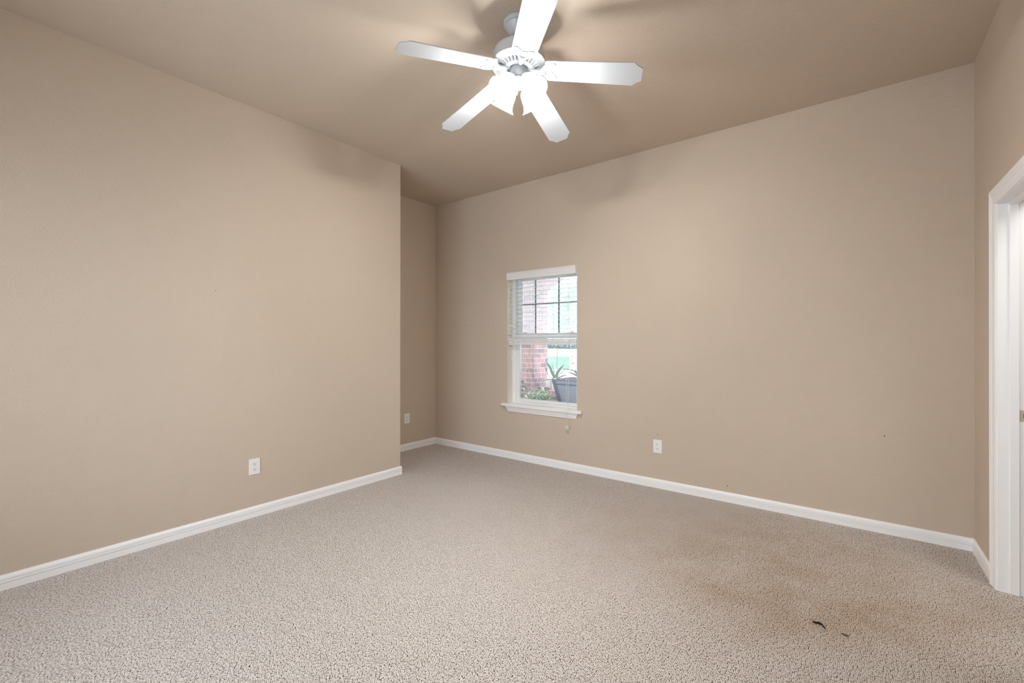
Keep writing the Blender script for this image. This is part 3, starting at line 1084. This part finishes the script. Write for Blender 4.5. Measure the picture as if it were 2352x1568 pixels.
# white pot on the low wall
p = at(1265, 893, 1, 5.16)
bm = bm_new(); lathe(bm, [(0, 0), (0.055, 0), (0.062, 0.01), (0.070, 0.06), (0.073, 0.125), (0.076, 0.128), (0.076, 0.136), (0.068, 0.136), (0.066, 0.11), (0, 0.11)], Matrix.Translation((p.x, 5.16, 0.66)), 32)
tag(obj('white_pot', bm, M['white_pot'], smooth=40), 'small white pot on the low brick wall', 'pot')
q = at(1236, 892, 1, 5.06)
bm = bm_new(); tube(bm, [(q.x, 5.06, 0.675), (q.x + 0.03, 5.06, 0.678), (q.x + 0.07, 5.07, 0.675), (q.x + 0.12, 5.09, 0.682), (q.x + 0.16, 5.08, 0.672)], [0.014, 0.012, 0.009, 0.012, 0.010], 10)
tag(obj('hose_nozzle', bm, M['hose'], smooth=50), 'grey hose nozzle lying beside the white pot', 'hose nozzle')

# tall tapered planter
PLY0, PLY1 = 4.46, 4.92
TLp = at(1266.5, 870.5, 1, PLY0)
PT0, PT1, PZ = TLp.x, TLp.x + 1.06, TLp.z
tap = 0.36
PB0, PB1 = PT0 + tap * PZ + 0.02, PT1 - tap * PZ - 0.02
pl = tag(empty('planter', ((PT0 + PT1) / 2, (PLY0 + PLY1) / 2, -0.08)), 'tapered grey woven planter with dark corner trim outside the window', 'planter')


def frustum(bm, t0, t1, b0, b1, y0, y1, z0, z1):
    vs = [bm.verts.new(c) for c in ((b0, y0, z0), (b1, y0, z0), (b1, y1, z0), (b0, y1, z0), (t0, y0, z1), (t1, y0, z1), (t1, y1, z1), (t0, y1, z1))]
    for f in ((3, 2, 1, 0), (4, 5, 6, 7), (0, 1, 5, 4), (1, 2, 6, 5), (2, 3, 7, 6), (3, 0, 4, 7)):
        bm.faces.new([vs[i] for i in f])


bm = bm_new(); frustum(bm, PT0 + 0.012, PT1 - 0.012, PB0 + 0.012, PB1 - 0.012, PLY0 + 0.010, PLY1 - 0.010, -0.08, PZ - 0.012)
obj('woven_panel', bm, M['woven'], pl)
for t, b_ in (((PT0, PT0 + 0.045), (PB0, PB0 + 0.045)), ((PT1 - 0.045, PT1), (PB1 - 0.045, PB1))):
    for y0, y1 in ((PLY0, PLY0 + 0.03), (PLY1 - 0.03, PLY1)):
        bm = bm_new(); frustum(bm, t[0], t[1], b_[0], b_[1], y0, y1, -0.08, PZ - 0.002)
        obj('corner_trim', bm, M['planter_trim'], pl)
bm = bm_new()
box(bm, PT0 + 0.03, PT1 - 0.03, PLY0 + 0.001, PLY0 + 0.03, PZ - 0.012, PZ)
box(bm, PT0 + 0.03, PT1 - 0.03, PLY1 - 0.03, PLY1 - 0.001, PZ - 0.012, PZ)
box(bm, PT0 + 0.001, PT0 + 0.03, PLY0 + 0.001, PLY1 - 0.001, PZ - 0.012, PZ)
box(bm, PT1 - 0.03, PT1 - 0.001, PLY0 + 0.001, PLY1 - 0.001, PZ - 0.012, PZ)
box(bm, PT0 + 0.05, PT1 - 0.05, PLY0 + 0.004, PLY0 + 0.014, PZ - 0.062, PZ - 0.045)
obj('rim', bm, M['planter_trim'], pl)
bm = bm_new(); box(bm, PT0 + 0.03, PT1 - 0.03, PLY0 + 0.03, PLY1 - 0.03, PZ - 0.011, PZ - 0.006)
obj('soil', bm, M['soil'], pl)


def leaf_strip(bm, pts, width, fold=0.25, t=0.003):
    """tapered channelled leaf through pts"""
    P = [Vector(q) for q in pts]
    # resample (Catmull-Rom)
    S_ = []
    Q = [P[0] * 2 - P[1]] + P + [P[-1] * 2 - P[-2]]
    for i in range(1, len(Q) - 2):
        for k in range(5):
            u = k / 5
            a, b_, c_, d_ = Q[i - 1], Q[i], Q[i + 1], Q[i + 2]
            S_.append(0.5 * ((2 * b_) + (c_ - a) * u + (2 * a - 5 * b_ + 4 * c_ - d_) * u * u + (3 * b_ - a - 3 * c_ + d_) * u ** 3))
    S_.append(P[-1])
    rows = []
    view = Vector((0, -1, 0.15))
    nS = len(S_)
    for i, q in enumerate(S_):
        d = (S_[min(i + 1, nS - 1)] - S_[max(i - 1, 0)]).normalized()
        side = d.cross(view).normalized()
        nrm = side.cross(d).normalized()
        f = i / (nS - 1)
        wd = width * (0.75 + 0.35 * math.sin(min(f * 2.2, PI / 2))) * max(0.03, (1 - f ** 2.2)) * 0.5
        rows.append((bm.verts.new(q + side * wd + nrm * wd * fold), bm.verts.new(q - nrm * t), bm.verts.new(q - side * wd + nrm * wd * fold), bm.verts.new(q + nrm * t * 1.5)))
    for A, B in zip(rows, rows[1:]):
        for k in range(4):
            j = (k + 1) % 4
            bm.faces.new((A[k], A[j], B[j], B[k]))
    bm.faces.new(rows[0]); bm.faces.new(rows[-1][::-1])


AY = 4.66
ag = tag(empty('agave_plant', at(1276, 868, 1, AY)), 'spiky agave plant with long curved leaves growing in the planter', 'plant')
leaves = [
    ([(1275, 868, 0), (1269, 856, 0.0), (1263, 842, -0.02), (1253.8, 829.5, -0.04)], 0.042),
    ([(1277, 868, 0), (1281, 856, 0.01), (1288, 846, 0.02), (1296, 836.5, 0.03)], 0.042),
    ([(1278, 868, 0), (1286, 866, -0.05), (1296, 862, -0.10), (1305, 861, -0.14)], 0.022),
    ([(1272, 869, 0), (1261, 862, 0.08), (1255, 849, 0.10), (1247, 834, 0.12)], 0.012),
    ([(1275, 867, 0.02), (1272.5, 852, 0.08), (1269, 840, 0.12), (1264.5, 835.3, 0.15)], 0.014),
    ([(1279, 867, 0), (1287, 858, 0.06), (1297, 849, 0.10), (1308, 843.6, 0.12)], 0.012),
    ([(1272, 869, 0), (1262, 871, 0.02), (1252, 872.5, 0.02), (1245.5, 880, 0.02), (1244.5, 888, 0.02)], 0.012),
    ([(1273, 869, 0), (1267, 870, -0.17), (1265.5, 878, -0.225), (1267, 895, -0.235)], 0.022),
]
for pts, wd in leaves:
    bm = bm_new()
    leaf_strip(bm, [at(u, v, 1, AY + dy) for u, v, dy in pts], wd * 1.15)
    obj('leaf', bm, M['agave'], ag, smooth=60)
# the stake and the second, bluish plant
st0, st1 = at(1277.5, 868, 1, AY + 0.03), at(1281.5, 792, 1, AY + 0.05)
bm = bm_new(); tube(bm, [st0, st1], 0.0028, 6)
tag(obj('plant_stake', bm, M['dark_leaf']), 'thin dark stake standing in the planter behind the agave', 'stake')
yp = tag(empty('yucca_plant', at(1322, 871, 1, AY)), 'bluish spiky plant at the right side of the planter', 'plant')
random.seed(4)
base = at(1334, 870, 1, AY)
bm = bm_new()
leaf_strip(bm, [base] + [at(u, v, 1, AY) for u, v in ((1322, 853), (1302, 847.5), (1277, 844.5))], 0.014)
obj('leaf', bm, M['agave'], yp, smooth=60)
for k in range(16):
    a = random.uniform(PI * 0.08, PI * 0.98)
    L_ = random.uniform(0.10, 0.26)
    dv = Vector((math.cos(a), random.uniform(-0.5, 0.5), 0.18 + 0.55 * math.sin(a))).normalized()
    bm = bm_new()
    leaf_strip(bm, [base, base + dv * L_ * 0.5 + Vector((0, 0, 0.015)), base + dv * L_], 0.016)
    obj('leaf', bm, M['agave'], yp, smooth=60)


# variegated plant on the porch close under the window
def leaf_blade(bm, c, d, up, L_, W_):
    d = d.normalized(); sd_ = d.cross(up)
    if sd_.length < 1e-3:
        sd_ = Vector((1, 0, 0))
    sd_.normalize(); nn = sd_.cross(d).normalized()
    prof = [(0, 0.0), (0.15, 0.30), (0.4, 0.5), (0.7, 0.36), (1.0, 0.0)]
    rows = []
    for t, wd in prof:
        ctr = c + d * (L_ * t) - nn * (0.12 * L_ * t * t)
        rows.append((bm.verts.new(ctr + sd_ * (wd * W_) + nn * 0.08 * W_), bm.verts.new(ctr), bm.verts.new(ctr - sd_ * (wd * W_) + nn * 0.08 * W_)))
    for A, B in zip(rows, rows[1:]):
        bm.faces.new((A[0], A[1], B[1], B[0])); bm.faces.new((A[1], A[2], B[2], B[1]))


def leafy(name, label, spots, pot_c, mat_, n, L_, seed, pot_r=0.15, pot_z=0.50):
    random.seed(seed)
    g = tag(empty(name, (pot_c[0], pot_c[1], -0.08)), label, 'plant')
    bm = bm_new(); sb = bm_new()
    for k in range(n):
        cx_, cz_, rx, rz = random.choice(spots)
        p_ = Vector((cx_ + random.gauss(0, rx), pot_c[1] + random.uniform(-0.08, 0.08), cz_ + random.gauss(0, rz)))
        d = Vector((random.uniform(-1, 1), random.uniform(-1, 0.4), random.uniform(-0.5, 0.9)))
        leaf_blade(bm, p_, d, Vector((random.uniform(-.4, .4), -0.7, 0.7)), L_ * random.uniform(0.7, 1.25), L_ * 0.62)
        tube(sb, [Vector((pot_c[0] + (p_.x - pot_c[0]) * 0.25, pot_c[1], pot_z - 0.03)), p_.lerp(Vector((pot_c[0], pot_c[1], p_.z)), 0.3) - Vector((0, 0, 0.03)), p_], 0.0018, 4)
    obj('foliage', bm, mat_, g)
    obj('stems', sb, M['agave'], g)
    bm = bm_new(); lathe(bm, [(0, -0.08), (pot_r * 0.65, -0.08), (pot_r * 0.95, pot_z - 0.05), (pot_r, pot_z - 0.05), (pot_r, pot_z), (pot_r * 0.9, pot_z), (pot_r * 0.88, pot_z - 0.03), (0, pot_z - 0.03)], Matrix.Translation((pot_c[0], pot_c[1], 0)), 32)
    obj('pot', bm, M['terracotta'], g, smooth=40)


PYV = 4.28
pts = [at(u, v, 1, PYV) for u, v in ((1222, 911), (1230, 914), (1246, 903), (1246, 913), (1256, 908), (1260, 915), (1236, 919), (1252, 919), (1218, 904))]
leafy('variegated_plant', 'potted plant with green and white leaves just outside the window', [(p.x, p.z, 0.030, 0.022) for p in pts], (at(1241, 930, 1, PYV).x, PYV), M['pothos'], 95, 0.060, 11)
pts = [at(u, v, 1, PYV + 0.3) for u, v in ((1198, 888), (1197, 900), (1200, 912), (1203, 918))]
leafy('dark_leaf_plant', 'dark green potted plant at the foot of the brick column', [(p.x, p.z, 0.020, 0.03) for p in pts], (at(1196, 930, 1, PYV + 0.3).x, PYV + 0.3), M['dark_leaf'], 26, 0.06, 12, 0.12, 0.42)

# ------------------------------------------------------------------ yard
bm = bm_new(); box(bm, -60, 40, 6.4, 20, -0.30, -0.12)
struct(obj('driveway', bm, M['concrete']), 'pale concrete drive beyond the porch', 'driveway')
def ground_slab(name, material, y0, y1, z0, z1, label, cat):
    bm = bm_new()
    vs = [bm.verts.new(c) for c in ((-110, y0, z0), (60, y0, z0), (60, y1, z1), (-110, y1, z1), (-110, y0, -0.8), (60, y0, -0.8), (60, y1, -0.8), (-110, y1, -0.8))]
    for f in ((0, 1, 2, 3), (4, 5, 1, 0), (5, 6, 2, 1), (6, 7, 3, 2), (7, 4, 0, 3), (7, 6, 5, 4)):
        bm.faces.new([vs[i] for i in f])
    return struct(obj(name, bm, material), label, cat)


ground_slab('lawn', M['lawn'], 20, 37, -0.12, -0.05, 'green lawn beyond the drive', 'lawn')
ground_slab('sun_tinted_grass', M['sun_painted_grass'], 37, 100, -0.05, 0.35, 'grass coloured pale as if sunlit, beyond the green lawn', 'grass')

# yard sign
gd = at(1318, 830, 1, 8.6)
sl, sr = at(1308.5, 810, 1, 8.6), at(1350, 810, 1, 8.6)
sbz = at(1310, 850, 1, 8.6).z
sg = tag(empty('yard_sign', (sl.x, 8.6, -0.12)), 'white yard sign with a red swoosh and a grey mark', 'sign')
bm = bm_new(); box(bm, sl.x, sr.x, 8.59, 8.61, sbz, sl.z)
pn = obj('panel', bm, M['sign'], sg)
for x in (sl.x + 0.03, sr.x - 0.03):
    bm = bm_new(); box(bm, x - 0.012, x + 0.012, 8.611, 8.635, -0.12, sl.z)
    obj('post', bm, M['sign'], sg)
A = [at(u, v, 1, 8.586) for u, v in ((1312, 834.5), (1314, 832), (1317, 832.5), (1321.5, 831), (1319, 834), (1315.5, 836), (1312.5, 836))]
bm = bm_new(); plate(bm, [(q.x, q.z) for q in A], 0.004, Matrix.Translation((0, 8.587, 0)) @ Matrix.Rotation(PI / 2, 4, 'X'))
o = obj('red_swoosh', bm, M['sign_red'], sg); o['label'] = 'red swoosh mark'
A = [at(u, v, 1, 8.586) for u, v in ((1311.5, 818), (1312, 815.5), (1314, 814.5), (1316, 815), (1316, 817), (1314.5, 820), (1312, 820.5))]
bm = bm_new(); plate(bm, [(q.x, q.z) for q in A], 0.004, Matrix.Translation((0, 8.587, 0)) @ Matrix.Rotation(PI / 2, 4, 'X'))
o = obj('grey_mark', bm, M['sign_grey'], sg); o['label'] = 'grey mark'


def tree(loc, crowns, h, n, seed, label, leaf=0.19):
    random.seed(seed)
    t = tag(empty('tree', loc), label, 'tree', 'trees beyond the lawn')
    bm = bm_new()
    tube(bm, [loc, (loc[0] + 0.1, loc[1], loc[2] + h * 0.35), (loc[0], loc[1], loc[2] + h * 0.7)], [0.14, 0.10, 0.06], 10)
    for k in range(6):
        a = 2 * PI * k / 6
        tube(bm, [(loc[0], loc[1], loc[2] + h * 0.35), (loc[0] + math.cos(a) * h * 0.2, loc[1] + math.sin(a) * h * 0.2, loc[2] + h * 0.7)], [0.05, 0.02], 6)
    obj('trunk', bm, M['bark'], t)
    bm = bm_new()
    for k in range(n):
        cx_, cz_, r = random.choice(crowns)
        v = Vector((random.gauss(0, 1), random.gauss(0, 1), random.gauss(0, 1))).normalized() * (r * random.random() ** 0.45)
        p_ = Vector((loc[0] + cx_, loc[1], loc[2] + cz_)) + v
        d = Vector((random.uniform(-1, 1), random.uniform(-1, 1), random.uniform(-1, 1)))
        leaf_blade(bm, p_, d, Vector((random.uniform(-1, 1), random.uniform(-1, 1), 1)), leaf * random.uniform(0.7, 1.3), leaf * 0.7)
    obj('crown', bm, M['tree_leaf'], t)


def ground_at(u, yv):
    d = at(u, 784, 1, yv)
    return d.x


tree((ground_at(1270, 77), 77, 0.2), [(0, 9.5, 4.0), (-3, 7.5, 3.2), (3, 8, 3.4), (0.5, 13, 3.2), (-5, 5.5, 3.0), (2, 4.5, 3.0), (4, 10.5, 2.6)], 14, 5200, 21, 'leafy tree behind the hedge, right beside the brick column', 0.42)
tree((ground_at(1318, 94), 94, 0.25), [(0, 10.5, 4.4), (-3.4, 8, 3.6), (3.4, 8.5, 3.8), (1, 14.5, 3.8), (5.5, 7.5, 3.4), (-1, 5, 3.2)], 16, 6500, 22, 'taller pale leafy tree behind the hedge at the right edge of the window', 0.42)
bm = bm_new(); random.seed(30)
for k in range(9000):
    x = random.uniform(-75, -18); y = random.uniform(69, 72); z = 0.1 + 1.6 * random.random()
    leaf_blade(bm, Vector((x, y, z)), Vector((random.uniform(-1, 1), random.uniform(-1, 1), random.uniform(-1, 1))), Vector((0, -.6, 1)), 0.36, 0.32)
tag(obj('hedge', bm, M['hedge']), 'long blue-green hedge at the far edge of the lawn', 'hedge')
